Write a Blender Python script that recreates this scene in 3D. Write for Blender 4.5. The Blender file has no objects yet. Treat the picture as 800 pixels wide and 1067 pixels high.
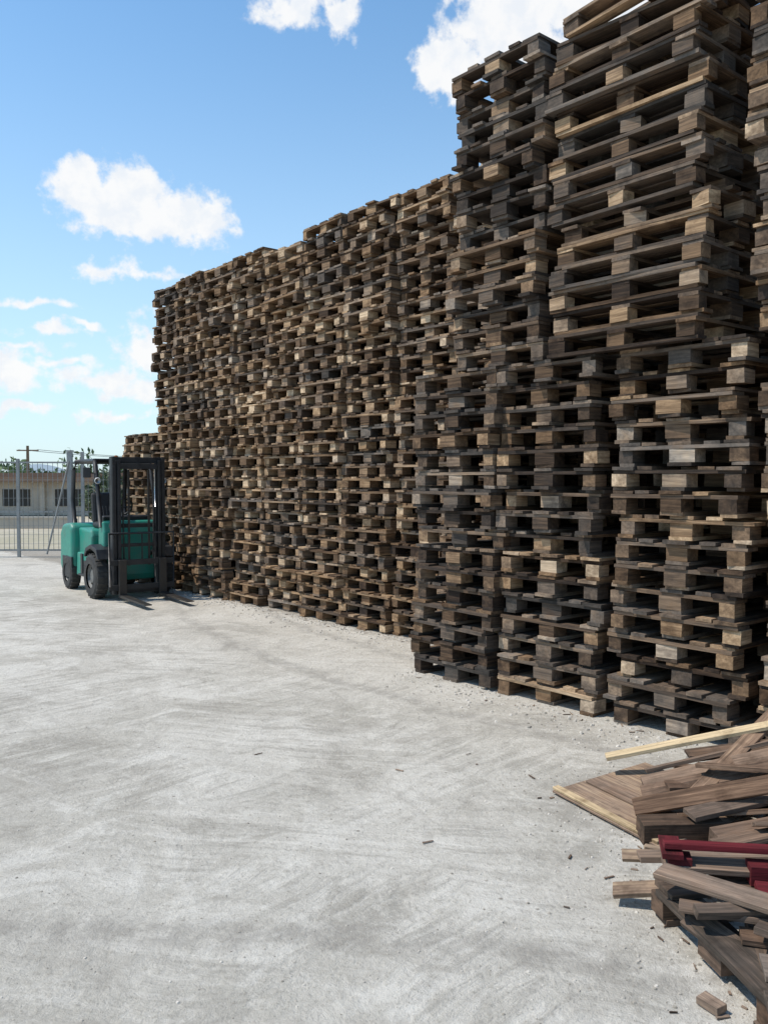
import bpy, math, random
from mathutils import Vector, Matrix, Euler
R = random.Random(7)
scene = bpy.context.scene
COL = scene.collection

# ------------------------------------------------------------------ helpers
def new_mat(name):
    m = bpy.data.materials.new(name); m.use_nodes = True
    nt = m.node_tree; nt.nodes.clear()
    out = nt.nodes.new('ShaderNodeOutputMaterial')
    b = nt.nodes.new('ShaderNodeBsdfPrincipled')
    nt.links.new(b.outputs[0], out.inputs[0])
    return m, nt, b
def N(nt, typ, **kw):
    n = nt.nodes.new(typ)
    for k, v in kw.items():
        if k.startswith('i_'): n.inputs[k[2:].replace('_', ' ')].default_value = v
        else: setattr(n, k, v)
    return n
def inp(nt, sock, v):
    if hasattr(v, 'is_linked') or isinstance(v, bpy.types.NodeSocket): nt.links.new(v, sock)
    else: sock.default_value = v
def M(nt, op, a, b=None, c=None, clamp=False):
    n = nt.nodes.new('ShaderNodeMath'); n.operation = op; n.use_clamp = clamp
    inp(nt, n.inputs[0], a)
    if b is not None: inp(nt, n.inputs[1], b)
    if c is not None: inp(nt, n.inputs[2], c)
    return n.outputs[0]
def MR(nt, v, a, b, c, d, smooth=False):
    n = nt.nodes.new('ShaderNodeMapRange')
    if smooth: n.interpolation_type = 'SMOOTHSTEP'
    inp(nt, n.inputs[0], v)
    for i, x in enumerate((a, b, c, d)): n.inputs[i+1].default_value = x
    return n.outputs[0]
def MIX(nt, fac, a, b, blend='MIX'):
    n = nt.nodes.new('ShaderNodeMix'); n.data_type = 'RGBA'; n.blend_type = blend
    inp(nt, n.inputs[0], fac); 
    for s, v in ((n.inputs[6], a), (n.inputs[7], b)):
        if isinstance(v, tuple): s.default_value = (*v[:3], 1)
        else: nt.links.new(v, s)
    return n.outputs[2]
def NOISE(nt, vec, scale, detail=4, rough=.55, dist=0):
    n = nt.nodes.new('ShaderNodeTexNoise')
    n.inputs['Scale'].default_value = scale; n.inputs['Detail'].default_value = detail
    n.inputs['Roughness'].default_value = rough; n.inputs['Distortion'].default_value = dist
    if vec is not None: nt.links.new(vec, n.inputs['Vector'])
    return n.outputs[0]
def MAPPING(nt, vec, rot=(0,0,0), scale=(1,1,1), loc=(0,0,0)):
    if any(rot):
        r_ = nt.nodes.new('ShaderNodeMapping'); r_.inputs['Rotation'].default_value = rot
        nt.links.new(vec, r_.inputs[0]); vec = r_.outputs[0]
    n = nt.nodes.new('ShaderNodeMapping')
    n.inputs['Scale'].default_value = scale
    n.inputs['Location'].default_value = loc
    nt.links.new(vec, n.inputs[0]); return n.outputs[0]
def BUMP(nt, b, h, strength=.4, dist=.01):
    n = nt.nodes.new('ShaderNodeBump'); n.inputs['Strength'].default_value = strength
    n.inputs['Distance'].default_value = dist
    nt.links.new(h, n.inputs['Height']); nt.links.new(n.outputs[0], b.inputs['Normal'])
def simple_mat(name, col, rough=.5, metal=0, dirt=.25, dscale=6, dirtcol=(.25,.22,.18)):
    m, nt, b = new_mat(name)
    tc = N(nt, 'ShaderNodeTexCoord').outputs['Object']
    n = NOISE(nt, tc, dscale, 5, .65)
    f = MR(nt, n, .4, .75, 0, dirt)
    c = MIX(nt, f, col, dirtcol)
    nt.links.new(c, b.inputs['Base Color'])
    nt.links.new(MR(nt, n, .3, .7, max(rough-.1,.05), min(rough+.2,1)), b.inputs['Roughness'])
    b.inputs['Metallic'].default_value = metal
    return m

# ------------------------------------------------------------------ wood material
def wood_material(name, stops, grey=(.15,.14,.13)):
    m, nt, b = new_mat(name)
    at = N(nt, 'ShaderNodeAttribute', attribute_name='tone')
    sep = N(nt, 'ShaderNodeSeparateColor'); nt.links.new(at.outputs['Color'], sep.inputs[0])
    r, g, bb = sep.outputs
    uv = N(nt, 'ShaderNodeUVMap', uv_map='UVMap').outputs[0]
    obj = N(nt, 'ShaderNodeTexCoord').outputs['Object']
    grain = NOISE(nt, MAPPING(nt, uv, scale=(2.2, 55, 1)), 1.0, 4, .65, .6)
    fine = NOISE(nt, MAPPING(nt, uv, scale=(12, 260, 1)), 1.0, 1, .6)
    stain = NOISE(nt, obj, 5.5, 4, .68)
    ramp = N(nt, 'ShaderNodeValToRGB'); cr = ramp.color_ramp
    while len(cr.elements) < len(stops): cr.elements.new(.5)
    for e, (p, c) in zip(cr.elements, stops): e.position = p; e.color = (*c, 1)
    fac = M(nt, 'ADD', r, MR(nt, grain, .3, .7, -.13, .13))
    nt.links.new(fac, ramp.inputs[0])
    gf = M(nt, 'MULTIPLY', g, MR(nt, stain, .35, .65, .45, 1.0), clamp=True)
    gc = MIX(nt, 1.0, grey, MR(nt, r, 0, 1, .45, 2.3), 'MULTIPLY')
    c = MIX(nt, gf, ramp.outputs[0], gc)
    c = MIX(nt, 1.0, c, MR(nt, grain, .25, .75, .58, 1.26), 'MULTIPLY')
    c = MIX(nt, 1.0, c, MR(nt, fine, .3, .7, .8, 1.17), 'MULTIPLY')
    c = MIX(nt, MR(nt, stain, .50, .68, 0, .75), c, MIX(nt, 1.0, c, (.36,.31,.27), 'MULTIPLY'))
    nt.links.new(c, b.inputs['Base Color'])
    b.inputs['Roughness'].default_value = .88
    b.inputs['Specular IOR Level'].default_value = .25
    BUMP(nt, b, M(nt, 'ADD', grain, M(nt, 'MULTIPLY', fine, .5)), .5, .004)
    return m
WOOD = wood_material('weathered_pallet_wood',
    [(0,(.034,.021,.014)),(.25,(.110,.066,.037)),(.5,(.225,.137,.074)),(.75,(.40,.262,.148)),(1,(.62,.46,.30))], grey=(.150,.134,.118))
WOODN = wood_material('broken_scrap_wood',
    [(0,(.05,.032,.02)),(.25,(.15,.088,.055)),(.5,(.27,.168,.105)),(.75,(.43,.31,.18)),(1,(.60,.46,.28))], grey=(.23,.20,.17))
REDW = wood_material('red_painted_wood',
    [(0,(.05,.006,.008)),(.5,(.125,.010,.016)),(1,(.18,.02,.025))], grey=(.11,.06,.05))

# ------------------------------------------------------------------ box mesh accumulator
class MB:
    def __init__(s): s.v=[]; s.f=[]; s.uv=[]; s.c=[]; s.m=[]
    def box(s, mat, c, size, tone=.5, grey=.3, mi=0, rough=0):
        hx, hy, hz = size[0]/2, size[1]/2, size[2]/2
        base = len(s.v)
        for sx in (-1,1):
            for sy in (-1,1):
                for sz in (-1,1):
                    j = (R.uniform(-rough,rough), R.uniform(-rough,rough), R.uniform(-rough,rough)) if rough else (0,0,0)
                    s.v.append(tuple(mat @ Vector((c[0]+sx*hx+j[0], c[1]+sy*hy+j[1], c[2]+sz*hz+j[2]))))
        L = max(range(3), key=lambda i: size[i])
        o1, o2 = R.uniform(0,50), R.uniform(0,50)
        loc = [(sx*hx, sy*hy, sz*hz) for sx in (-1,1) for sy in (-1,1) for sz in (-1,1)]
        for idx, ax in (((0,1,3,2),0),((4,6,7,5),0),((0,4,5,1),1),((2,3,7,6),1),((0,2,6,4),2),((1,5,7,3),2)):
            s.f.append([base+i for i in idx]); s.m.append(mi)
            oth = [i for i in range(3) if i != ax]
            if L in oth:
                a = L; bx = [i for i in oth if i != L][0]; k = 1
            else: a, bx = oth; k = .25
            off = ax*3.3
            t = tone + (R.uniform(-.04,.04))
            for i in idx:
                p = loc[i]
                s.uv.append((p[a]*(1 if k==1 else 4)+o1, p[bx]*k+o2+off)); s.c.append((t, grey, 0, 1))
    def obj(s, name, mats, bevel=0):
        me = bpy.data.meshes.new(name); me.from_pydata(s.v, [], s.f); me.update()
        u = me.uv_layers.new(name='UVMap')
        u.data.foreach_set('uv', [x for p in s.uv for x in p])
        a = me.color_attributes.new('tone', 'FLOAT_COLOR', 'CORNER')
        a.data.foreach_set('color', [x for p in s.c for x in p])
        for m in mats: me.materials.append(m)
        me.polygons.foreach_set('material_index', s.m)
        o = bpy.data.objects.new(name, me); COL.objects.link(o)
        if bevel:
            bm = o.modifiers.new('bevel','BEVEL'); bm.width = bevel; bm.segments = 1; bm.limit_method='ANGLE'
        return o

def pallet(mb, mat, W=.80, tone=.4, grey=.3, mi=0, damage=.04, spread=.19):
    """1.2 m along X, W along Y, origin bottom centre, 0.144 high"""
    k = W/.8
    T = lambda s=spread: max(0, min(1, tone + R.gauss(0, s)))
    G = lambda: max(0, min(1, grey + R.uniform(-.4,.45)))
    xs = (-.5275, 0, .5275)
    ys = (-(W/2-.05*k), 0, (W/2-.05*k))
    for y, w in zip(ys, (.1,.145,.1)):
        if R.random() > damage*.4:
            mb.box(mat @ Matrix.Rotation(R.gauss(0,.010),4,'Z'), (R.gauss(0,.014), y, .011), (1.2+R.uniform(-.03,.025), w*k-.002, .0215), T(), G(), mi, .002)
    for x in xs:
        for y, w in zip(ys, (.1,.145,.1)):
            bt = max(0,min(1, tone + R.choice((-.18,-.10,-.04,.03,.13,.30,.50)) + R.uniform(-.07,.07)))
            m2 = mat @ Matrix.Translation((x+R.gauss(0,.009), y+R.gauss(0,.009), .061)) @ Matrix.Rotation(R.gauss(0,.04 if R.random()>.08 else .25), 4, 'Z')
            mb.box(m2, (0,0,0), (.143*R.uniform(.93,1.03), (w*k-.006)*R.uniform(.88,1.12), .0775), bt, G()*R.choice((.2,.8,1)), mi, .002)
    for x in xs:
        mb.box(mat @ Matrix.Rotation(R.gauss(0,.009),4,'Z'), (x+R.gauss(0,.008), R.gauss(0,.010), .1115), (.143, W-.004+R.uniform(-.025,.018), .0215), T(), G(), mi, .002)
    for y, w in ((-(W/2-.0725*k),.145),(-.19*k,.098),(0,.145),(.19*k,.098),((W/2-.0725*k),.145)):
        if R.random() < damage*.6: continue
        L = 1.2; off = 0
        if R.random() < damage: L = R.uniform(.7,1.1); off = R.choice((-1,1))*(1.2-L)/2
        mb.box(mat @ Matrix.Rotation(R.gauss(0,.003),4,'Y'), (off+R.gauss(0,.015), y+R.gauss(0,.003), .133), (L, w*k-.005, .0205), T(), G(), mi, .002)

# ------------------------------------------------------------------ stacks
A0 = math.radians(39.7)
U = Vector((-math.sin(A0), math.cos(A0), 0))   # along the wall, away
Mv = Vector((math.cos(A0), math.sin(A0), 0))   # perpendicular, into the stacks
PH = .1445
def stack(s, d, z0, n, W=.86, long_face=False, tone=.35, grey=.3, jit=.026, damage=.07, ph=PH):
    mb = MB()
    depth = W if long_face else 1.2
    lean = [0,0]
    tilt = R.gauss(0,.008), R.gauss(0,.005)
    zs = ph/PH
    for i in range(n):
        lean[0] += R.gauss(0,.008)+tilt[0]*.25; lean[1] += R.gauss(0,.007)+tilt[1]*.25; lean[0]*=.95; lean[1]*=.93
        jx = R.gauss(0, jit); jy = R.gauss(0, jit*.85)
        if R.random() < .10: jy += R.uniform(-.065,.065)
        if R.random() < .10: jx += R.uniform(-.10,.05)
        P = U*(s + jy + lean[0]) + Mv*(d + depth/2 + jx + lean[1])
        ang = math.atan2(Mv.y, Mv.x) + (math.pi/2 if long_face else 0) + R.gauss(0,.024)
        if R.random() < .5: ang += math.pi
        mat = Matrix.Translation((P.x, P.y, z0+i*ph+.002)) @ Matrix.Rotation(ang, 4, 'Z') @ Matrix.Rotation(R.gauss(0,.0035),4,'X') @ Matrix.Diagonal((1,1,zs,1))
        pt = tone + R.gauss(0,.08); pg = max(0,min(1,grey+R.gauss(0,.22)))
        if R.random() < .09: pt += R.uniform(.10,.28); pg *= .3
        pallet(mb, mat, W*R.uniform(.98,1.015), pt, pg, 0, damage)
    return mb.obj('pallet_stack', [WOOD])

ZT = 17*PH
for k in range(11):
    s = 13.66 - .876*k
    stack(s + R.uniform(-.03,.03), 5.96+R.uniform(-.07,.05), 0, 17, .825, False, (.46,.38,.44,.36)[k%4], .20)
for k in range(9):
    s = 13.16 - .438 - .876*k
    n = [16,16,16,16,15,16,16,16,16][k]
    stack(s + R.uniform(-.02,.02), 6.0+R.uniform(-.07,.07), ZT, n, .825, False, .38+R.uniform(-.07,.08), .26)
for k in range(8):
    s = 13.5 - 1.0*k
    stack(s, 7.25, 0, 17, .86, False, .34, .25)
    if k: stack(s, 7.27, ZT, 15, .86, False, .34, .25)
# near block: bigger 1.0 x 1.2 m pallets, 16 cm high
PN = .1625; ZN = 16*PN
for t, tn, gr in ((.47,.20,.60),(1.48,.29,.50),(2.55,.32,.46),(3.64,.30,.5),(4.70,.30,.5)):
    stack(5.61-t, 5.01+R.uniform(-.02,.02), 0, 16, .935, False, tn, gr, .028, .09, PN)
for t in (.47,1.5,2.6,3.7):
    stack(5.61-t, 6.28, 0, 16, .93, False, .24, .5, ph=PN)
stack(5.61-.955, 5.03, ZN, 15, .93, False, .15, .60, .025, .08, PN)
stack(5.61-2.09, 5.01, ZN, 14, .85, True, .25, .52, .019, .06, PN)
stack(5.61-3.52, 5.02, ZN, 17, .94, False, .26, .5, ph=PN)
stack(5.61-4.55, 5.02, ZN, 16, .94, False, .26, .5, ph=PN)
stack(5.61-.95, 6.28, ZN, 13, .93, False, .22, .5, ph=PN)
stack(5.61-2.05, 6.28, ZN, 13, .93, False, .22, .5, ph=PN)

mb = MB()
P = U*(5.61-2.22) + Mv*(5.40)
mat = Matrix.Translation((P.x,P.y,ZN+14*PN+.06)) @ Matrix.Rotation(math.atan2(-U.y,-U.x),4,'Z') @ Matrix.Rotation(math.radians(-5),4,'Y')
pallet(mb, mat, .8, .25, .5)
mb.obj('tilted_pallet',[WOOD])

# ------------------------------------------------------------------ ground
def sheet(name, x0,x1,y0,y1,z,mat, n=1):
    vs=[(x0,y0,z),(x1,y0,z),(x1,y1,z),(x0,y1,z)]
    me=bpy.data.meshes.new(name); me.from_pydata(vs,[],[(0,1,2,3)]); me.materials.append(mat)
    o=bpy.data.objects.new(name,me); COL.objects.link(o); return o
m, nt, b = new_mat('dry_field_soil')
tc = N(nt,'ShaderNodeTexCoord').outputs['Object']
n1 = NOISE(nt, tc, .15, 6, .6); n2 = NOISE(nt, tc, 3, 5, .7)
c = MIX(nt, MR(nt,n1,.42,.6,0,1), (.44,.38,.29), (.33,.29,.19))
c = MIX(nt, MR(nt,n2,.4,.7,0,.5), c, (.48,.43,.34))
nt.links.new(c, b.inputs['Base Color']); b.inputs['Roughness'].default_value=1
sheet('ground', -900,900,-300,1500,-.02,m)
# yard
m, nt, b = new_mat('dusty_concrete')
tc = N(nt,'ShaderNodeTexCoord').outputs['Object']
big = NOISE(nt, tc, .38, 4, .62, .5)
med = NOISE(nt, tc, 1.7, 8, .72, .5)
mid = NOISE(nt, MAPPING(nt,tc,loc=(5,2,0)), 7.5, 4, .68)
fin = NOISE(nt, tc, 34, 5, .8)
wn = N(nt,'ShaderNodeTexNoise'); wn.inputs['Scale'].default_value=1.3; wn.inputs['Detail'].default_value=3; nt.links.new(tc, wn.inputs['Vector'])
ws = N(nt,'ShaderNodeVectorMath', operation='SCALE'); nt.links.new(wn.outputs['Color'], ws.inputs[0]); ws.inputs['Scale'].default_value=.26
warp = N(nt,'ShaderNodeVectorMath', operation='ADD'); nt.links.new(tc, warp.inputs[0]); nt.links.new(ws.outputs[0], warp.inputs[1]); wv = warp.outputs[0]
st1 = NOISE(nt, MAPPING(nt, wv, rot=(0,0,math.radians(-48)), scale=(1.3, 14, 1)), 1, 4, .70)
st2 = NOISE(nt, MAPPING(nt, wv, rot=(0,0,math.radians(12)), scale=(1.0, 13, 1)), 1, 4, .70)
msk = MR(nt, NOISE(nt, tc, .55, 3, .6), .42, .56, 0, 1, True)
st = M(nt,'ADD', M(nt,'MULTIPLY', st1, msk), M(nt,'MULTIPLY', st2, M(nt,'SUBTRACT',1.0,msk)))
patch = MR(nt, NOISE(nt, MAPPING(nt,tc,loc=(11,4,0)), .9, 4, .7), .40, .54, 0.15, 1, True)
stm = M(nt,'MULTIPLY', MR(nt, st, .50,.62,0,1,True), patch)
stl = M(nt,'MULTIPLY', MR(nt, st, .48,.36,0,1,True), patch)
c = MIX(nt, MR(nt,big,.38,.62,0,1,True), (.44,.408,.350), (.56,.525,.462))
c = MIX(nt, MR(nt,med,.50,.60,0,.75,True), c, (.63,.595,.53))
c = MIX(nt, MR(nt,med,.47,.36,0,.70,True), c, (.35,.322,.275))
c = MIX(nt, MR(nt,mid,.52,.66,0,.32,True), c, (.33,.30,.255))
c = MIX(nt, MR(nt,mid,.46,.34,0,.35,True), c, (.66,.62,.55))
c = MIX(nt, M(nt,'MULTIPLY',stm,.48), c, (.30,.275,.235))
c = MIX(nt, M(nt,'MULTIPLY',stl,.40), c, (.70,.66,.59))
c = MIX(nt, MR(nt,fin,.54,.66,0,.5), c, (.25,.222,.18))
c = MIX(nt, MR(nt,fin,.46,.34,0,.4), c, (.68,.64,.57))
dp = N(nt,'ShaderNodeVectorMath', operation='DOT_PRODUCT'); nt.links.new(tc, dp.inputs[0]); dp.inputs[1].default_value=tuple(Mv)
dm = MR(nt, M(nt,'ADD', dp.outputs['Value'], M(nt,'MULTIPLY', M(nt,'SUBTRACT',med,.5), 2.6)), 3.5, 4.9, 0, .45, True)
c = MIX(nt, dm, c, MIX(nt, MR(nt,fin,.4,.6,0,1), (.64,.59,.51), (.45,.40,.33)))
# darker ground from the foot of the far stacks inwards, uneven edge
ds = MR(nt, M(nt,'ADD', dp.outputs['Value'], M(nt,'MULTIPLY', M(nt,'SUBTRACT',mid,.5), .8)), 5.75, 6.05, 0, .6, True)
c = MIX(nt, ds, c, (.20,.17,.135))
sp = N(nt,'ShaderNodeTexVoronoi'); sp.inputs['Scale'].default_value=7; nt.links.new(tc, sp.inputs['Vector'])
c = MIX(nt, M(nt,'MULTIPLY', MR(nt, sp.outputs['Distance'], .03,.09,1,0), MR(nt,med,.47,.57,0,.8)), c, (.17,.145,.115))
oil = NOISE(nt, MAPPING(nt, tc, loc=(3,7,0)), .7, 6, .72, .8)
c = MIX(nt, MR(nt, oil, .53,.66,0,.6,True), c, (.33,.30,.255))
tot=None
for (cx_,cy_,rad) in ((-14.0,-3.0,13.6),(-14.0,-3.0,12.55),(11.0,16.5,13.7),(11.0,16.5,14.75),(-2.0,-10.0,13.2)):
    dn = N(nt,'ShaderNodeVectorMath', operation='DISTANCE'); nt.links.new(wv, dn.inputs[0]); dn.inputs[1].default_value=(cx_+.13,cy_+.13,.13)
    q = MR(nt, M(nt,'ABSOLUTE', M(nt,'SUBTRACT', dn.outputs['Value'], rad)), .03,.14,1,0,True)
    tot = q if tot is None else M(nt,'MAXIMUM',tot,q)
c = MIX(nt, M(nt,'MULTIPLY', tot, MR(nt,mid,.38,.60,.1,.55,True)), c, (.30,.275,.24))
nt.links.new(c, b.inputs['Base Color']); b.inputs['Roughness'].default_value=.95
b.inputs['Specular IOR Level'].default_value=.2
h = M(nt,'ADD', M(nt,'ADD', M(nt,'MULTIPLY', med, 1.1), M(nt,'MULTIPLY', mid, .4)), M(nt,'ADD', M(nt,'MULTIPLY', fin, .55), M(nt,'MULTIPLY', M(nt,'MULTIPLY',st,patch), .6)))
BUMP(nt, b, h, .9, .028)
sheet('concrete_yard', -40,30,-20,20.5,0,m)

def rocks(name, mat, pts):
    vs=[]; fs=[]
    for (x,y,r,fl) in pts:
        b0=len(vs); n=6
        ring=[(math.cos(i*math.tau/n+R.uniform(-.3,.3))*r*R.uniform(.7,1.2), math.sin(i*math.tau/n)*r*R.uniform(.7,1.2)) for i in range(n)]
        for a,c_ in ring: vs.append((x+a,y+c_,0))
        for a,c_ in ring: vs.append((x+a*.75,y+c_*.75,r*fl*R.uniform(.6,1)))
        vs.append((x,y,r*fl*1.1))
        for i in range(n):
            j=(i+1)%n
            fs.append((b0+i,b0+j,b0+n+j,b0+n+i)); fs.append((b0+n+i,b0+n+j,b0+2*n))
    me=bpy.data.meshes.new(name); me.from_pydata(vs,[],fs); me.materials.append(mat)
    o=bpy.data.objects.new(name,me); COL.objects.link(o)
m, nt, b = new_mat('pebbles')
g = N(nt,'ShaderNodeNewGeometry').outputs['Random Per Island']
nt.links.new(MIX(nt, g, (.28,.25,.205), (.60,.55,.48)), b.inputs['Base Color']); b.inputs['Roughness'].default_value=.95
pts=[]
for i in range(3800):
    y = 1.6+ (R.random()**1.4)*12; x = R.uniform(-.55,.5)*y
    pts.append((x,y, R.choice((.002,.0025,.003,.004,.006))*R.uniform(.7,1.3), .6))
for i in range(2000):
    s = R.uniform(2,14); d = 5.0 if s<5.6 else 5.95
    P = U*s + Mv*(d - abs(R.gauss(0,.28)))
    pts.append((P.x,P.y,R.choice((.003,.005,.007,.010,.014))*R.uniform(.7,1.2), .7))
for i in range(1100):
    pts.append((R.gauss(1.2,.3), R.uniform(2.1,4.9), R.choice((.002,.004,.005,.008)), .7))
rocks('gravel', m, pts)
mb = MB()
for i in range(150):
    if i<70:
        s = R.uniform(2.2,13.8); d = 5.0 if s<5.6 else 5.95
        P = U*s + Mv*(d-abs(R.gauss(0,.10))-.02)
    elif i<144: P = Vector((R.gauss(1.25,.2), R.uniform(2.2,4.8),0))
    else: P = Vector((R.uniform(-1,1.2), R.uniform(3.5,7),0))
    l = R.uniform(.012,.06)
    mat = Matrix.Translation((P.x,P.y,.003+R.uniform(0,.003))) @ Matrix.Rotation(R.uniform(0,6.28),4,'Z') @ Matrix.Rotation(R.gauss(0,.06),4,'Y')
    mb.box(mat,(0,0,0),(l, R.uniform(.003,.012), R.uniform(.002,.006)), R.uniform(.1,.6), R.uniform(.2,.8),0,.001)
mb.obj('wood_chips',[WOODN])

# ------------------------------------------------------------------ scrap wood pile
root = bpy.data.objects.new('scrap_wood_pile', None); COL.objects.link(root)
def plank(mb, a, b, w, t, roll=0, tone=.5, grey=.3, mi=0, rough=.002):
    a=Vector(a); b=Vector(b); d=b-a; L=d.length; d.normalize()
    side=Vector((0,0,1)).cross(d); side.normalize(); up2=d.cross(side)
    m = Matrix((d,side,up2)).transposed().to_4x4()
    m = Matrix.Translation((a+b)/2) @ m @ Matrix.Rotation(roll,4,'X')
    mb.box(m,(0,0,0),(L,w,t),tone,grey,mi,rough)
mb = MB()
rd = math.radians
mp = Matrix.Translation((1.38,4.32,.045)) @ Matrix.Rotation(rd(-64),4,'Z') @ Matrix.Rotation(rd(5),4,'X')
mb.box(mp,(0,0,0),(.80,.66,.010),.50,.35)
mb.box(mp,(-.02,-.30,.013),(.78,.040,.014),.88,.0)
mb.box(mp,(.0,-.08,.013),(.74,.09,.012),.36,.4)
plank(mb,(1.24,4.70,.15),(2.75,4.46,.54),.07,.02,rd(8),1.0,.0)
plank(mb,(1.42,4.56,.12),(2.50,4.40,.44),.095,.022,rd(-15),.30,.4)
plank(mb,(1.36,4.42,.10),(2.45,4.25,.42),.095,.022,rd(18),.42,.3)
plank(mb,(1.33,4.33,.08),(2.4,4.12,.40),.09,.022,rd(25),.30,.2)
plank(mb,(1.50,4.12,.12),(2.2,4.72,.40),.085,.022,rd(10),.45,.15)
plank(mb,(1.66,4.02,.16),(2.45,4.62,.42),.08,.022,rd(-12),.36,.1)
plank(mb,(1.90,4.05,.18),(2.5,4.75,.42),.07,.022,rd(14),.50,.2)
plank(mb,(1.22,4.10,.10),(2.25,3.86,.38),.085,.024,rd(52),.32,.0)
plank(mb,(1.26,4.18,.07),(2.2,4.02,.28),.09,.022,rd(14),.20,.1)
plank(mb,(1.20,3.93,.055),(1.58,3.95,.06),.11,.10,rd(4),.14,.1)
plank(mb,(1.5,3.80,.06),(2.1,3.9,.12),.10,.08,rd(10),.22,.3)
plank(mb,(1.42,3.9,.14),(2.3,4.15,.22),.10,.022,rd(5),.16,.5)
plank(mb,(1.38,3.72,.02),(1.95,3.58,.10),.1,.022,rd(4),.2,.5)
plank(mb,(1.45,3.66,.10),(2.1,3.80,.16),.1,.022,rd(-4),.3,.3)
plank(mb,(1.6,4.3,.24),(2.4,3.8,.34),.06,.022,rd(-8),.34,.15)
plank(mb,(1.9,3.5,.16),(2.6,4.3,.26),.14,.04,rd(12),.3,.4)
for i in range(44):
    x=R.uniform(1.85,3.0); y=R.uniform(3.6,4.8); a=R.gauss(-.1,.5); l=R.uniform(.3,.6)
    z=.05+R.uniform(0,.20)*min(1,(x-1.5)*1.2)
    plank(mb,(x-l*math.cos(a),y-l*math.sin(a)*.6,z),(x+l*math.cos(a),y+l*math.sin(a)*.6,z+R.uniform(.0,.16)),R.choice((.04,.07,.095)),.02,R.uniform(-.5,.5),R.uniform(.08,.6),R.uniform(0,.5))
for i in range(20):
    x=R.uniform(1.2,1.6); y=R.uniform(2.4,4.1); a=R.uniform(0,3.1); l=R.uniform(.04,.13)
    plank(mb,(x-l*math.cos(a),y-l*math.sin(a),.012+R.uniform(0,.01)),(x+l*math.cos(a),y+l*math.sin(a),.014+R.uniform(0,.02)),R.uniform(.02,.07),.018,R.uniform(-.1,.1),R.uniform(.1,.7),R.uniform(0,.6),0,.006)
o = mb.obj('loose_planks',[WOODN], .0015); o.parent=root
mb = MB()
for i,(x,y,z,a,tx,ty) in enumerate(((1.70,2.96,.0,9,0,0),(1.78,2.50,.0,-16,0,0))):
    mat = Matrix.Translation((x,y,z+.003)) @ Matrix.Rotation(rd(a),4,'Z') @ Matrix.Rotation(rd(tx),4,'X') @ Matrix.Rotation(rd(ty),4,'Y')
    pallet(mb, mat, .78, .14,.5,0,.3,.12)
plank(mb,(1.04,3.16,.225),(1.40,2.78,.25),.095,.022,rd(8),.36,.55)
plank(mb,(.92,3.36,.05),(1.14,3.30,.09),.08,.02,rd(10),.55,.3)
plank(mb,(1.0,3.52,.12),(1.40,3.42,.15),.05,.02,rd(30),.55,.3)
plank(mb,(1.04,3.42,.16),(1.8,3.34,.20),.095,.022,rd(-6),.36,.55)
plank(mb,(1.06,3.0,.17),(1.75,2.72,.19),.10,.022,rd(-10),.22,.5)
plank(mb,(1.10,3.3,.19),(1.9,3.15,.20),.10,.022,rd(5),.28,.5)
plank(mb,(1.10,3.0,.13),(1.42,2.4,.03),.10,.022,rd(20),.16,.5)
plank(mb,(1.16,2.78,.09),(1.27,2.44,.02),.09,.022,rd(-30),.22,.5)
plank(mb,(1.08,2.90,.20),(1.5,2.9,.21),.05,.03,rd(14),.12,.5)
plank(mb,(1.18,2.60,.03),(1.9,2.34,.12),.10,.022,rd(15),.18,.5)
plank(mb,(1.25,2.80,.20),(1.8,2.40,.16),.10,.022,rd(-12),.15,.5)
plank(mb,(1.2,2.52,.17),(1.7,2.72,.19),.09,.022,rd(7),.26,.4)
plank(mb,(1.03,2.70,.02),(1.07,2.63,.02),.05,.026,rd(5),.45,.5)
o = mb.obj('broken_grey_pallets',[WOODN], .0015); o.parent=root
mb = MB()
plank(mb,(1.10,3.30,.265),(2.10,3.14,.275),.060,.024,rd(-6),.5,.05)
plank(mb,(1.12,3.24,.238),(1.16,3.42,.236),.08,.022,0,.35,.1)
mb.box(Matrix.Translation((1.16,3.29,.20)) @ Matrix.Rotation(rd(-12),4,'Z'),(0,0,0),(.09,.08,.052),.4,.2)
mb.box(Matrix.Translation((1.46,3.21,.19)) @ Matrix.Rotation(rd(-8),4,'Z'),(0,0,0),(.12,.08,.075),.4,.1)
plank(mb,(1.40,3.14,.16),(2.1,3.02,.14),.07,.022,rd(14),.4,.1)
o = mb.obj('red_pallet_remains',[REDW], .0015); o.parent=root

# ------------------------------------------------------------------ generic part builders
def finish(me, name, mat, parent, smooth=False, bevel=0, seg=2):
    me.materials.append(mat)
    if smooth:
        for p in me.polygons: p.use_smooth=True
    o=bpy.data.objects.new(name,me); COL.objects.link(o)
    if parent: o.parent=parent
    if bevel:
        bm=o.modifiers.new('b','BEVEL'); bm.width=bevel; bm.segments=seg; bm.limit_method='ANGLE'
    return o
def pbox(name, c, size, mat, parent, rot=(0,0,0), bevel=.008):
    hx,hy,hz=[s/2 for s in size]
    vs=[(sx*hx,sy*hy,sz*hz) for sx in(-1,1) for sy in(-1,1) for sz in(-1,1)]
    fs=[(0,1,3,2),(4,6,7,5),(0,4,5,1),(2,3,7,6),(0,2,6,4),(1,5,7,3)]
    me=bpy.data.meshes.new(name); me.from_pydata(vs,[],fs)
    o=finish(me,name,mat,parent,bevel=bevel); o.location=c; o.rotation_euler=rot; return o
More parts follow.
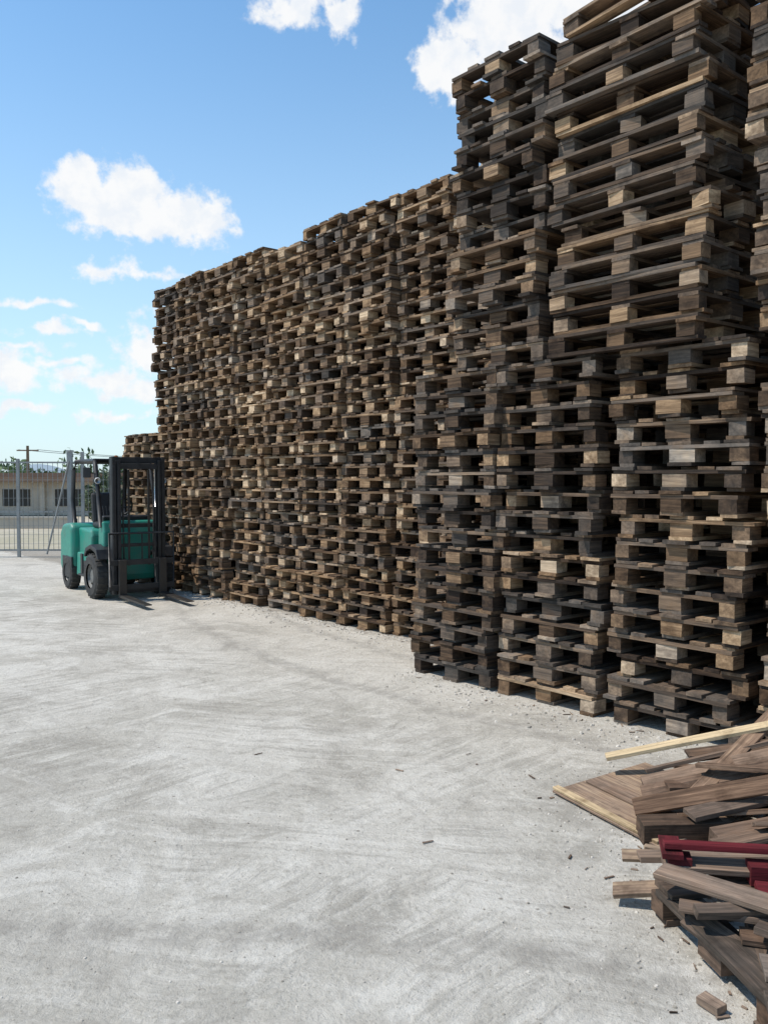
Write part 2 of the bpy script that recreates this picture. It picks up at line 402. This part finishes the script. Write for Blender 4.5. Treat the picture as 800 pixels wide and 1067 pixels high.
def ptube(name, pts, r, mat, parent, n=8):
    vs=[];fs=[]; pts=[Vector(p) for p in pts]
    rs = r if isinstance(r,(list,tuple)) else [r]*len(pts)
    for i,p in enumerate(pts):
        d=(pts[min(i+1,len(pts)-1)]-pts[max(i-1,0)]).normalized()
        a=d.cross(Vector((0,0,1)) if abs(d.z)<.9 else Vector((1,0,0))).normalized(); c=d.cross(a)
        for k in range(n):
            t=k*math.tau/n; vs.append(tuple(p+(a*math.cos(t)+c*math.sin(t))*rs[i]))
    for i in range(len(pts)-1):
        for k in range(n):
            k2=(k+1)%n; fs.append((i*n+k,i*n+k2,(i+1)*n+k2,(i+1)*n+k))
    fs.append(tuple(range(n))); fs.append(tuple((len(pts)-1)*n+k for k in range(n-1,-1,-1)))
    me=bpy.data.meshes.new(name); me.from_pydata(vs,[],fs)
    return finish(me,name,mat,parent,smooth=n>6)
def prism(name, poly, y0, y1, mat, parent, bevel=.03, seg=3):
    n=len(poly); vs=[(x,y0,z) for x,z in poly]+[(x,y1,z) for x,z in poly]
    fs=[tuple(range(n)),tuple(range(2*n-1,n-1,-1))]+[(i,i+n,(i+1)%n+n,(i+1)%n) for i in range(n)]
    me=bpy.data.meshes.new(name); me.from_pydata(vs,[],fs)
    import bmesh
    bm=bmesh.new(); bm.from_mesh(me); bmesh.ops.recalc_face_normals(bm,faces=bm.faces); bm.to_mesh(me); bm.free()
    return finish(me,name,mat,parent,bevel=bevel,seg=seg)
def lathe(name, prof, c, mat, parent, n=36):
    vs=[];fs=[]
    for i in range(n):
        t=i*math.tau/n
        for r,y in prof: vs.append((c[0]+r*math.cos(t),c[1]+y,c[2]+r*math.sin(t)))
    k=len(prof)
    for i in range(n):
        i2=(i+1)%n
        for j in range(k-1): fs.append((i*k+j,i2*k+j,i2*k+j+1,i*k+j+1))
    me=bpy.data.meshes.new(name); me.from_pydata(vs,[],fs)
    return finish(me,name,mat,parent,smooth=False)

# ------------------------------------------------------------------ forklift (local +X forward)
GREEN=simple_mat('teal_green_paint',(.016,.24,.175),.38,0,.45,5,(.15,.16,.13))
BLACK=simple_mat('black_steel',(.018,.019,.021),.45,.2,.35,7,(.10,.09,.08))
STEEL=simple_mat('worn_fork_steel',(.05,.047,.045),.45,.6,.4,9,(.12,.09,.06))
CHROME=simple_mat('cylinder_rod',(.5,.5,.5),.2,1,.1)
RUBBER=simple_mat('tyre_rubber',(.022,.022,.022),.85,0,.6,9,(.12,.11,.095))
RIM=simple_mat('rim_paint',(.16,.16,.15),.5,0,.6,12,(.08,.07,.06))
SEAT=simple_mat('seat_vinyl',(.02,.02,.022),.6,0,.1)
LAMP=simple_mat('lamp_glass',(.6,.6,.57),.15,0,.05)
ORANGE=simple_mat('beacon_orange',(.6,.16,.02),.25,0,.05)
fk=bpy.data.objects.new('forklift',None); COL.objects.link(fk)
prism('floor_frame',[(-.55,.25),(.62,.25),(.66,.34),(.66,.55),(.30,.62),(-.5,.62)],-.47,.47,GREEN,fk,.025)
prism('cowl',[(.40,.5),(.66,.5),(.66,.98),(.60,1.14),(.44,1.14),(.40,.95)],-.42,.42,GREEN,fk,.03)
prism('dashboard',[(.34,.95),(.46,.95),(.46,1.2),(.40,1.22)],-.36,.36,BLACK,fk,.015)
prism('engine_hood',[(-.78,.5),(-.02,.5),(.02,.88),(-.04,.98),(-.80,1.0)],-.40,.40,GREEN,fk,.04)
prism('counterweight',[(-1.28,.36),(-1.16,.22),(-.62,.22),(-.62,1.0),(-.74,1.07),(-1.12,1.04),(-1.27,.9)],-.52,.52,GREEN,fk,.06,4)
pbox('counterweight_grille',(-1.283,0,.68),(.012,.5,.2),BLACK,fk)
for sgn,nm in ((1,'left'),(-1,'right')):
    prism('front_fender_'+nm,[(.20,.62),(.30,.74),(.52,.80),(.80,.74),(.88,.60),(.84,.60),(.74,.69),(.52,.74),(.34,.69),(.25,.60)],sgn*.36,sgn*.58,BLACK,fk,.008)
    pbox('step_'+nm,(.02,sgn*.50,.30),(.36,.12,.03),BLACK,fk)
    pbox('step_panel_'+nm,(-.22,sgn*.475,.44),(.10,.03,.34),BLACK,fk)
    pbox('lower_side_panel_'+nm,(.02,sgn*.472,.42),(.34,.012,.18),BLACK,fk)
    pbox('wheel_arch_'+nm,(-.86,sgn*.515,.36),(.50,.03,.34),BLACK,fk,bevel=.01)
    for wn,x,r,w in (('front',.52,.33,.20),('rear',-.86,.265,.17)):
        yc=sgn*(.49 if wn=='front' else .455)
        prof=[(r*.55,-w/2),(r*.86,-w/2),(r*.97,-w*.40),(r,-w*.28),(r,w*.28),(r*.97,w*.40),(r*.86,w/2),(r*.55,w/2)]
        lathe(f'{wn}_tyre_{nm}',prof,(x,yc,r+.002),RUBBER,fk)
        for k in range(22):
            t=k*math.tau/22
            pbox(f'tread_{wn}_{nm}',(x+math.cos(t)*(r-.008),yc,r+.002+math.sin(t)*(r-.008)),(.03,w*.82,.03),RUBBER,fk,(0,-t,0),0)
        yo=sgn*w*.28
        lathe(f'{wn}_rim_{nm}',[(r*.56,yo*1.3),(r*.50,yo*.8),(r*.30,yo*.6),(r*.26,yo*1.1),(0.001,yo*1.1)],(x,yc,r+.002),RIM,fk)
        for k in range(6):
            t=k*math.tau/6
            ptube('wheel_nut',[(x+math.cos(t)*r*.4,yc+yo*.6,r+math.sin(t)*r*.4),(x+math.cos(t)*r*.4,yc+yo*.95,r+math.sin(t)*r*.4)],.014,STEEL,fk,6)
    ptube('guard_front_pillar_'+nm,[(.56,sgn*.43,1.05),(.46,sgn*.43,1.55),(.30,sgn*.42,2.0),(.22,sgn*.40,2.04)],.034,BLACK,fk)
    ptube('guard_rear_pillar_'+nm,[(-.80,sgn*.41,1.0),(-.86,sgn*.42,1.45),(-.80,sgn*.42,1.9),(-.70,sgn*.40,2.04)],.036,BLACK,fk)
    ptube('guard_side_rail_'+nm,[(.24,sgn*.40,2.04),(-.72,sgn*.40,2.04)],.034,BLACK,fk)
    ptube('headlight_stalk_'+nm,[(.50,sgn*.43,1.72),(.62,sgn*.48,1.74)],.012,BLACK,fk,6)
    ptube('headlight_'+nm,[(.60,sgn*.50,1.74),(.67,sgn*.50,1.74)],[.04,.055],BLACK,fk,14)
    ptube('headlight_lens_'+nm,[(.671,sgn*.50,1.74),(.678,sgn*.50,1.74)],[.05,.04],LAMP,fk,14)
    pbox('mirror_'+nm,(.36,sgn*.56,1.86),(.03,.11,.15),BLACK,fk,(0,0,sgn*.3))
    ptube('mirror_arm_'+nm,[(.38,sgn*.43,1.84),(.36,sgn*.52,1.86)],.009,BLACK,fk,6)
    for xx,yy,h,nm2,w in ((.93,.365,2.09,'outer',.05),(.955,.30,2.04,'inner',.04)):
        z0=.09
        pbox(f'{nm2}_mast_web_{nm}',(xx,sgn*(yy+w/2),(h+z0)/2),(.11,.014,h-z0),BLACK,fk,bevel=.003)
        pbox(f'{nm2}_mast_flange_a_{nm}',(xx+.063,sgn*yy,(h+z0)/2),(.018,w,h-z0),BLACK,fk,bevel=.003)
        pbox(f'{nm2}_mast_flange_b_{nm}',(xx-.063,sgn*yy,(h+z0)/2),(.018,w,h-z0),BLACK,fk,bevel=.003)
    ptube('lift_cylinder_'+nm,[(.83,sgn*.31,.15),(.83,sgn*.31,1.35)],.035,BLACK,fk,10)
    ptube('lift_rod_'+nm,[(.83,sgn*.31,1.35),(.83,sgn*.31,1.99)],.02,CHROME,fk,10)
    ptube('tilt_cylinder_'+nm,[(.45,sgn*.26,.55),(.86,sgn*.30,.72)],.03,BLACK,fk,10)
    pbox('lift_chain_'+nm,(.97,sgn*.15,1.2),(.014,.03,1.4),STEEL,fk,bevel=0)
    ptube('hydraulic_hose_'+nm,[(.95,sgn*.22,.6),(.95,sgn*.23,1.3),(.95,sgn*.21,1.88),(.93,sgn*.19,1.93)],.012,RUBBER,fk,6)
    pbox('carriage_side_'+nm,(1.045,sgn*.25,.38),(.05,.05,.46),BLACK,fk,bevel=.004)
    prism('fork_'+nm,[(1.10,.06),(1.10,.60),(1.135,.60),(1.14,.10),(2.12,.075),(2.12,.06)],sgn*.30-.055,sgn*.30+.055,STEEL,fk,.004,1)
for z,h in ((.10,.09),(1.05,.06),(2.01,.09)):
    pbox('mast_crossbar',(.86 if z<1.5 else .90,0,z+.03),(.04,.80,h),BLACK,fk,bevel=.004)
pbox('inner_crossbar_top',(.975,0,1.95),(.05,.56,.08),BLACK,fk,bevel=.004)
pbox('inner_crossbar_mid',(.955,0,.80),(.03,.56,.05),BLACK,fk,bevel=.004)
pbox('carriage_bar_top',(1.082,0,.56),(.03,.98,.08),BLACK,fk,bevel=.004)
pbox('carriage_bar_bottom',(1.082,0,.20),(.03,.98,.08),BLACK,fk,bevel=.004)
ptube('backrest_frame',[(1.09,-.48,.22),(1.09,-.48,.98),(1.09,.48,.98),(1.09,.48,.22)],.018,BLACK,fk,8)
for k in (-1,0,1): pbox('backrest_bar',(1.09,k*.2,.79),(.014,.016,.38),BLACK,fk,bevel=0)
for x in (-.66,-.50,-.34,-.18,-.02,.14): pbox('guard_roof_bar',(x,0,2.045),(.045,.80,.022),BLACK,fk,bevel=.003)
ptube('guard_front_beam',[(.23,-.40,2.04),(.23,.40,2.04)],.034,BLACK,fk)
ptube('guard_rear_beam',[(-.72,-.40,2.04),(-.72,.40,2.04)],.034,BLACK,fk)
ptube('beacon',[(-.6,.2,2.06),(-.6,.2,2.13),(-.6,.2,2.15)],[.04,.035,.02],ORANGE,fk,12)
pbox('seat_base',(-.28,0,1.04),(.46,.46,.10),SEAT,fk,bevel=.04)
pbox('seat_back',(-.52,0,1.30),(.10,.46,.50),SEAT,fk,(0,-.16,0),.045)
ptube('steering_column',[(.40,0,1.05),(.20,0,1.32)],.025,BLACK,fk)
sw=[(.20+.17*math.cos(t)*.62, .17*math.sin(t), 1.33+.17*math.cos(t)*.78) for t in [i*math.tau/20 for i in range(21)]]
ptube('steering_wheel',sw,.014,BLACK,fk,8)
ptube('steering_spoke',[sw[5],sw[15]],.01,BLACK,fk,6)
for y in (-.22,-.27,-.32): ptube('control_lever',[(.40,y,1.15),(.33,y,1.36)],.008,BLACK,fk,6)
ptube('exhaust',[(-1.0,-.34,1.0),(-1.0,-.34,1.12)],.03,STEEL,fk,8)
th=math.radians(36)
fk.scale=(.97,.97,.97)
fk.location=(-4.04,12.85,0)
fk.rotation_euler=(0,0,math.atan2(-math.cos(th),math.sin(th)))

# ------------------------------------------------------------------ fence
GALV=simple_mat('galvanised_steel',(.26,.27,.27),.5,.4,.4,4,(.22,.17,.12))
def boxes_obj(name, lst, mat, parent=None):
    vs=[];fs=[]
    for c,s in lst:
        b0=len(vs); hx,hy,hz=[q/2 for q in s]
        vs += [(c[0]+sx*hx,c[1]+sy*hy,c[2]+sz*hz) for sx in(-1,1) for sy in(-1,1) for sz in(-1,1)]
        fs += [tuple(b0+i for i in f) for f in ((0,1,3,2),(4,6,7,5),(0,4,5,1),(2,3,7,6),(0,2,6,4),(1,5,7,3))]
    me=bpy.data.meshes.new(name); me.from_pydata(vs,[],fs); return finish(me,name,mat,parent)
fr=bpy.data.objects.new('metal_fence',None); COL.objects.link(fr)
posts=[];rails=[];wires=[]
x=-20.0
while x<4:
    posts.append(((x,18.6,1.08),(.06,.06,2.16)))
    for z in (.16,1.0,2.08): rails.append(((x+1.2,18.6,z),(2.34,.04,.035)))
    k=1
    while k*.11<2.36:
        wires.append(((x+k*.11,18.58,1.12),(.009,.009,1.9))); k+=1
    for z in [.3+.2*i for i in range(9)]: wires.append(((x+1.2,18.568,z),(2.34,.006,.006)))
    x+=2.4
boxes_obj('posts',posts,GALV,fr); boxes_obj('rails',rails,GALV,fr); boxes_obj('mesh_wires',wires,GALV,fr)
gt=bpy.data.objects.new('gate_post',None); COL.objects.link(gt)
boxes_obj('post',[((-6.75,18.3,1.15),(.10,.10,2.3)),((-6.75,18.3,2.32),(.13,.13,.03)),((-6.48,18.3,1.15),(.06,.06,2.3))],GALV,gt)
ptube('brace',[(-6.75,18.25,2.1),(-7.25,18.25,.1)],.02,GALV,gt,6)

# ------------------------------------------------------------------ background
CONC=simple_mat('old_render',(.46,.41,.34),.9,0,.5,1.5,(.27,.22,.17))
TILE=simple_mat('brown_roof',(.24,.15,.10),.9,0,.5,2,(.12,.085,.06))
DARK=simple_mat('dark_opening',(.035,.033,.03),.8,0,.1)
sh=bpy.data.objects.new('low_shed',None); COL.objects.link(sh)
boxes_obj('walls',[((-22,42.5,.80),(20,4,1.6)),((-10.2,42.2,.65),(3,3.2,1.3))],CONC,sh)
boxes_obj('roof',[((-22,42.3,1.73),(20.6,5,.24)),((-22,42.9,1.95),(20.2,3,.18))],TILE,sh)
boxes_obj('openings',[((-30+2.5*i,40.485,.85),(1.3,.06,.80)) for i in range(8)],DARK,sh)
boxes_obj('piers',[((-31.2+2.5*i,40.40,.80),(.22,.2,1.59)) for i in range(9)],CONC,sh)
boxes_obj('boundary_wall',[((-24,30,.17),(26,.2,.34)),((-24,30,.37),(26.1,.28,.06))],CONC)
POLE=simple_mat('pole_wood',(.16,.12,.09),.9,0,.3)
up=bpy.data.objects.new('utility_pole',None); COL.objects.link(up)
ptube('pole',[(-23,55,0),(-23,55,3.9)],[.14,.09],POLE,up,8)
ptube('crossarm',[(-23.7,55,3.6),(-22.3,55,3.6)],.05,POLE,up,6)
for dx in (-.6,.6):
    pts=[(-23+dx+ (24*t), 55+8*t, 3.65 - 1.0*4*t*(1-t)*.6) for t in [i/14 for i in range(15)]]
    ptube('wire',pts,.015,BLACK,up,4)
ptube('far_pole',[(1,63,0),(1,63,3.9)],.1,POLE,up,6)

def leaf_mat(name, a, b_):
    m, nt, b = new_mat(name)
    g = N(nt,'ShaderNodeNewGeometry').outputs['Random Per Island']
    nt.links.new(MIX(nt,g,a,b_), b.inputs['Base Color']); b.inputs['Roughness'].default_value=.7
    return m
LEAF=leaf_mat('olive_leaves',(.05,.075,.03),(.15,.19,.10)); LEAF2=leaf_mat('tree_leaves',(.05,.09,.03),(.13,.19,.07))
BARK=simple_mat('bark',(.12,.09,.07),.95,0,.3)
def leaves(name, clumps, mat, parent, n, size):
    vs=[];fs=[]
    for (c,r) in clumps:
        for i in range(n):
            d=Vector((R.gauss(0,1),R.gauss(0,1),R.gauss(0,1))).normalized()*(R.random()**.45)
            p=Vector(c)+Vector((d.x*r[0],d.y*r[1],d.z*r[2]))
            e=Euler((R.uniform(0,6),R.uniform(0,6),R.uniform(0,6))).to_matrix(); s=size*R.uniform(.6,1.3)
            b0=len(vs)
            for q in ((-1,0,0),(0,-.45,0),(1,0,0),(0,.45,0)): vs.append(tuple(p+e@(Vector(q)*s)))
            fs.append((b0,b0+1,b0+2,b0+3))
    me=bpy.data.meshes.new(name); me.from_pydata(vs,[],fs); return finish(me,name,mat,parent)
def tree(name,x,y,h,w,mat=LEAF,size=.06,n=300):
    t=bpy.data.objects.new(name,None); COL.objects.link(t)
    ptube('trunk',[(x,y,0),(x+.05*h,y,h*.22),(x-.02*h,y,h*.45)],[.05*h,.035*h,.02*h],BARK,t)
    cl=[]
    for i in range(12):
        a=R.uniform(0,6.28); rr=w*R.uniform(.15,.75)
        c=(x+rr*math.cos(a),y+rr*math.sin(a),h*R.uniform(.34,.84))
        cl.append((c,(w*R.uniform(.25,.45),w*R.uniform(.25,.45),h*R.uniform(.10,.18))))
        ptube('limb',[(x,y,h*.3),((x+c[0])/2,(y+c[1])/2,h*.42),c],[.018*h,.012*h,.005*h],BARK,t,5)
    leaves('crown',cl,mat,t,n,size)
tree('olive_tree',-7.15,21.5,2.05,.75); tree('olive_tree',-6.2,23.0,2.1,1.0); tree('olive_tree',-4.2,22.5,2.3,1.1)
cl=[]
for i in range(190):
    x=-75+ i*.72+R.uniform(-1,1); y=74+R.uniform(-6,12)
    hh=R.uniform(1.2,1.9)*(1.3 if R.random()<.22 else 1)
    cl.append(((x,y,hh*.98),(R.uniform(1.2,2.2),1.5,hh)))
leaves('distant_trees',cl,LEAF2,None,160,.28)
m, nt, b = new_mat('hazy_hills'); b.inputs['Base Color'].default_value=(.26,.32,.36,1); b.inputs['Roughness'].default_value=1
vs=[];fs=[]; K=160
for i in range(K+1):
    x=-900+i*1800/K; h=10+9*math.sin(i*.21)+5*math.sin(i*.53+1)+R.uniform(-.5,.5)
    vs+= [(x,1150,-1),(x,1200,max(3,h)),(x,1300,-1)]
for i in range(K):
    a=i*3; fs+=[(a,a+3,a+4,a+1),(a+1,a+4,a+5,a+2)]
me=bpy.data.meshes.new('distant_hills'); me.from_pydata(vs,[],fs); finish(me,'distant_hills',m,None,True)

# ------------------------------------------------------------------ sky + sun
sun_dir = Vector((-.96,-.10,0)).normalized()
EL = math.radians(58)
sd = Vector((sun_dir.x*math.cos(EL), sun_dir.y*math.cos(EL), math.sin(EL)))
w=bpy.data.worlds.new('World'); scene.world=w; w.use_nodes=True; nt=w.node_tree; nt.nodes.clear()
out=nt.nodes.new('ShaderNodeOutputWorld'); bg=nt.nodes.new('ShaderNodeBackground'); nt.links.new(bg.outputs[0],out.inputs[0])
sky=nt.nodes.new('ShaderNodeTexSky'); sky.sky_type='NISHITA'; sky.sun_disc=False
sky.sun_elevation=EL; sky.sun_rotation=math.atan2(sun_dir.x,sun_dir.y)
sky.air_density=1.0; sky.dust_density=.3; sky.ozone_density=1.2
tc=nt.nodes.new('ShaderNodeTexCoord').outputs['Generated']
sx=nt.nodes.new('ShaderNodeSeparateXYZ'); nt.links.new(tc,sx.inputs[0])
az=M(nt,'MULTIPLY',M(nt,'ARCTAN2',sx.outputs[0],sx.outputs[1]),57.2958)
el=M(nt,'MULTIPLY',M(nt,'ARCSINE',sx.outputs[2]),57.2958)
cx=nt.nodes.new('ShaderNodeCombineXYZ'); nt.links.new(az,cx.inputs[0]); nt.links.new(el,cx.inputs[1])
base=cx.outputs[0]
def vm(op,a,b=None,scale=None):
    n=nt.nodes.new('ShaderNodeVectorMath'); n.operation=op; nt.links.new(a,n.inputs[0])
    if b is not None:
        if isinstance(b,tuple): n.inputs[1].default_value=b
        else: nt.links.new(b,n.inputs[1])
    if scale is not None: n.inputs['Scale'].default_value=scale
    return n
wn=nt.nodes.new('ShaderNodeTexNoise'); wn.inputs['Scale'].default_value=.45; wn.inputs['Detail'].default_value=4; nt.links.new(base,wn.inputs['Vector'])
wo=vm('SCALE', vm('SUBTRACT',wn.outputs['Color'],(.5,.5,.5)).outputs[0], scale=2.4).outputs[0]
wp=vm('ADD',base,wo).outputs[0]
fb=NOISE(nt,base,.7,7,.58)
clouds=[
 (-19.4,17.7,2.4,2.0,1),(-16.5,17.3,3.6,2.6,1),(-12.8,16.5,3.4,2.0,1),(-15.3,16.1,5.6,1.5,1),
 (-6.3,28.2,2.8,1.1,.6),(-2.9,28.4,1.6,1.5,.6),
 (4.3,25.4,2.8,2.4,1),(8.5,27.5,5.0,3.6,1),(14,29.5,8.5,4.5,1),
 (-17.8,13.2,2.4,.9,.5),(-12.0,12.8,1.5,.6,.45),(-15.3,13.0,3.2,.5,.4),
 (-18.5,6.4,4.4,1.0,.6),(-16,5.8,3.6,.9,.65),(-23.6,6.6,1.8,1.7,.8),(-15.5,8.2,2.5,2.0,.75),(-22.5,11,3.6,.4,.4),(-18.8,9.8,2.0,.3,.4),(-22,8.2,3.0,.35,.35),
 (-20.5,7.4,3.0,.5,.5),(-23,4.4,3.5,.5,.45),(-17.5,4.0,3.2,.45,.45),(-21.5,9.3,2.4,.4,.45),(-14.5,10.6,2.2,.5,.45),
 (35,20,9,4,1),(-50,22,10,4,1),(80,15,12,4,1),(-120,30,12,5,1),(-34,10,4,1.5,.9)]
cur=None
for (a,e,ra,re,stg) in clouds:
    d=vm('MULTIPLY', vm('SUBTRACT',wp,(a,e,0)).outputs[0], (1/ra,1/re,0)).outputs[0]
    v=M(nt,'SUBTRACT',1.0,vm('LENGTH',d).outputs['Value'])
    v=M(nt,'MULTIPLY',M(nt,'MAXIMUM',v,-2.0),stg)
    cur = v if cur is None else M(nt,'MAXIMUM',cur,v)
dens=M(nt,'ADD',cur,M(nt,'MULTIPLY',M(nt,'SUBTRACT',fb,.52),1.45))
mask=MR(nt,dens,-.03,.38,0,1,True)
sky2=MIX(nt,1.0,sky.outputs[0],(1.22,1.62,1.72),'MULTIPLY')
hz=M(nt,'POWER',MR(nt,el,0,34,1,0),1.9)
sky2=MIX(nt,M(nt,'MULTIPLY',hz,.85),sky2,(5.9,7.0,7.8))
cl_n=NOISE(nt,vm('ADD',base,(5.0,-.8,0)).outputs[0],.6,4,.6)
ccol=MIX(nt,MR(nt,cl_n,.35,.6,0,1,True),(7.3,7.6,8.0),(8.2,8.2,8.2))
c=MIX(nt,M(nt,'MULTIPLY',mask,.96),sky2,ccol)
nt.links.new(c,bg.inputs[0]); bg.inputs[1].default_value=.12
sl=bpy.data.lights.new('sun','SUN'); sl.energy=4.2; sl.angle=math.radians(.53); sl.color=(1,.93,.83)
so=bpy.data.objects.new('sun',sl); COL.objects.link(so); so.rotation_euler=sd.to_track_quat('Z','Y').to_euler()

# ------------------------------------------------------------------ camera
cam=bpy.data.cameras.new('camera'); co=bpy.data.objects.new('camera',cam); COL.objects.link(co)
cam.sensor_fit='VERTICAL'; cam.sensor_height=36; cam.lens=36*885/1067; cam.clip_end=4000; cam.clip_start=.05
co.location=(0,0,1.7); co.rotation_euler=(math.radians(90-2.17),0,0)
scene.camera=co
scene.view_settings.view_transform='Standard'; scene.view_settings.look='None'; scene.view_settings.exposure=0
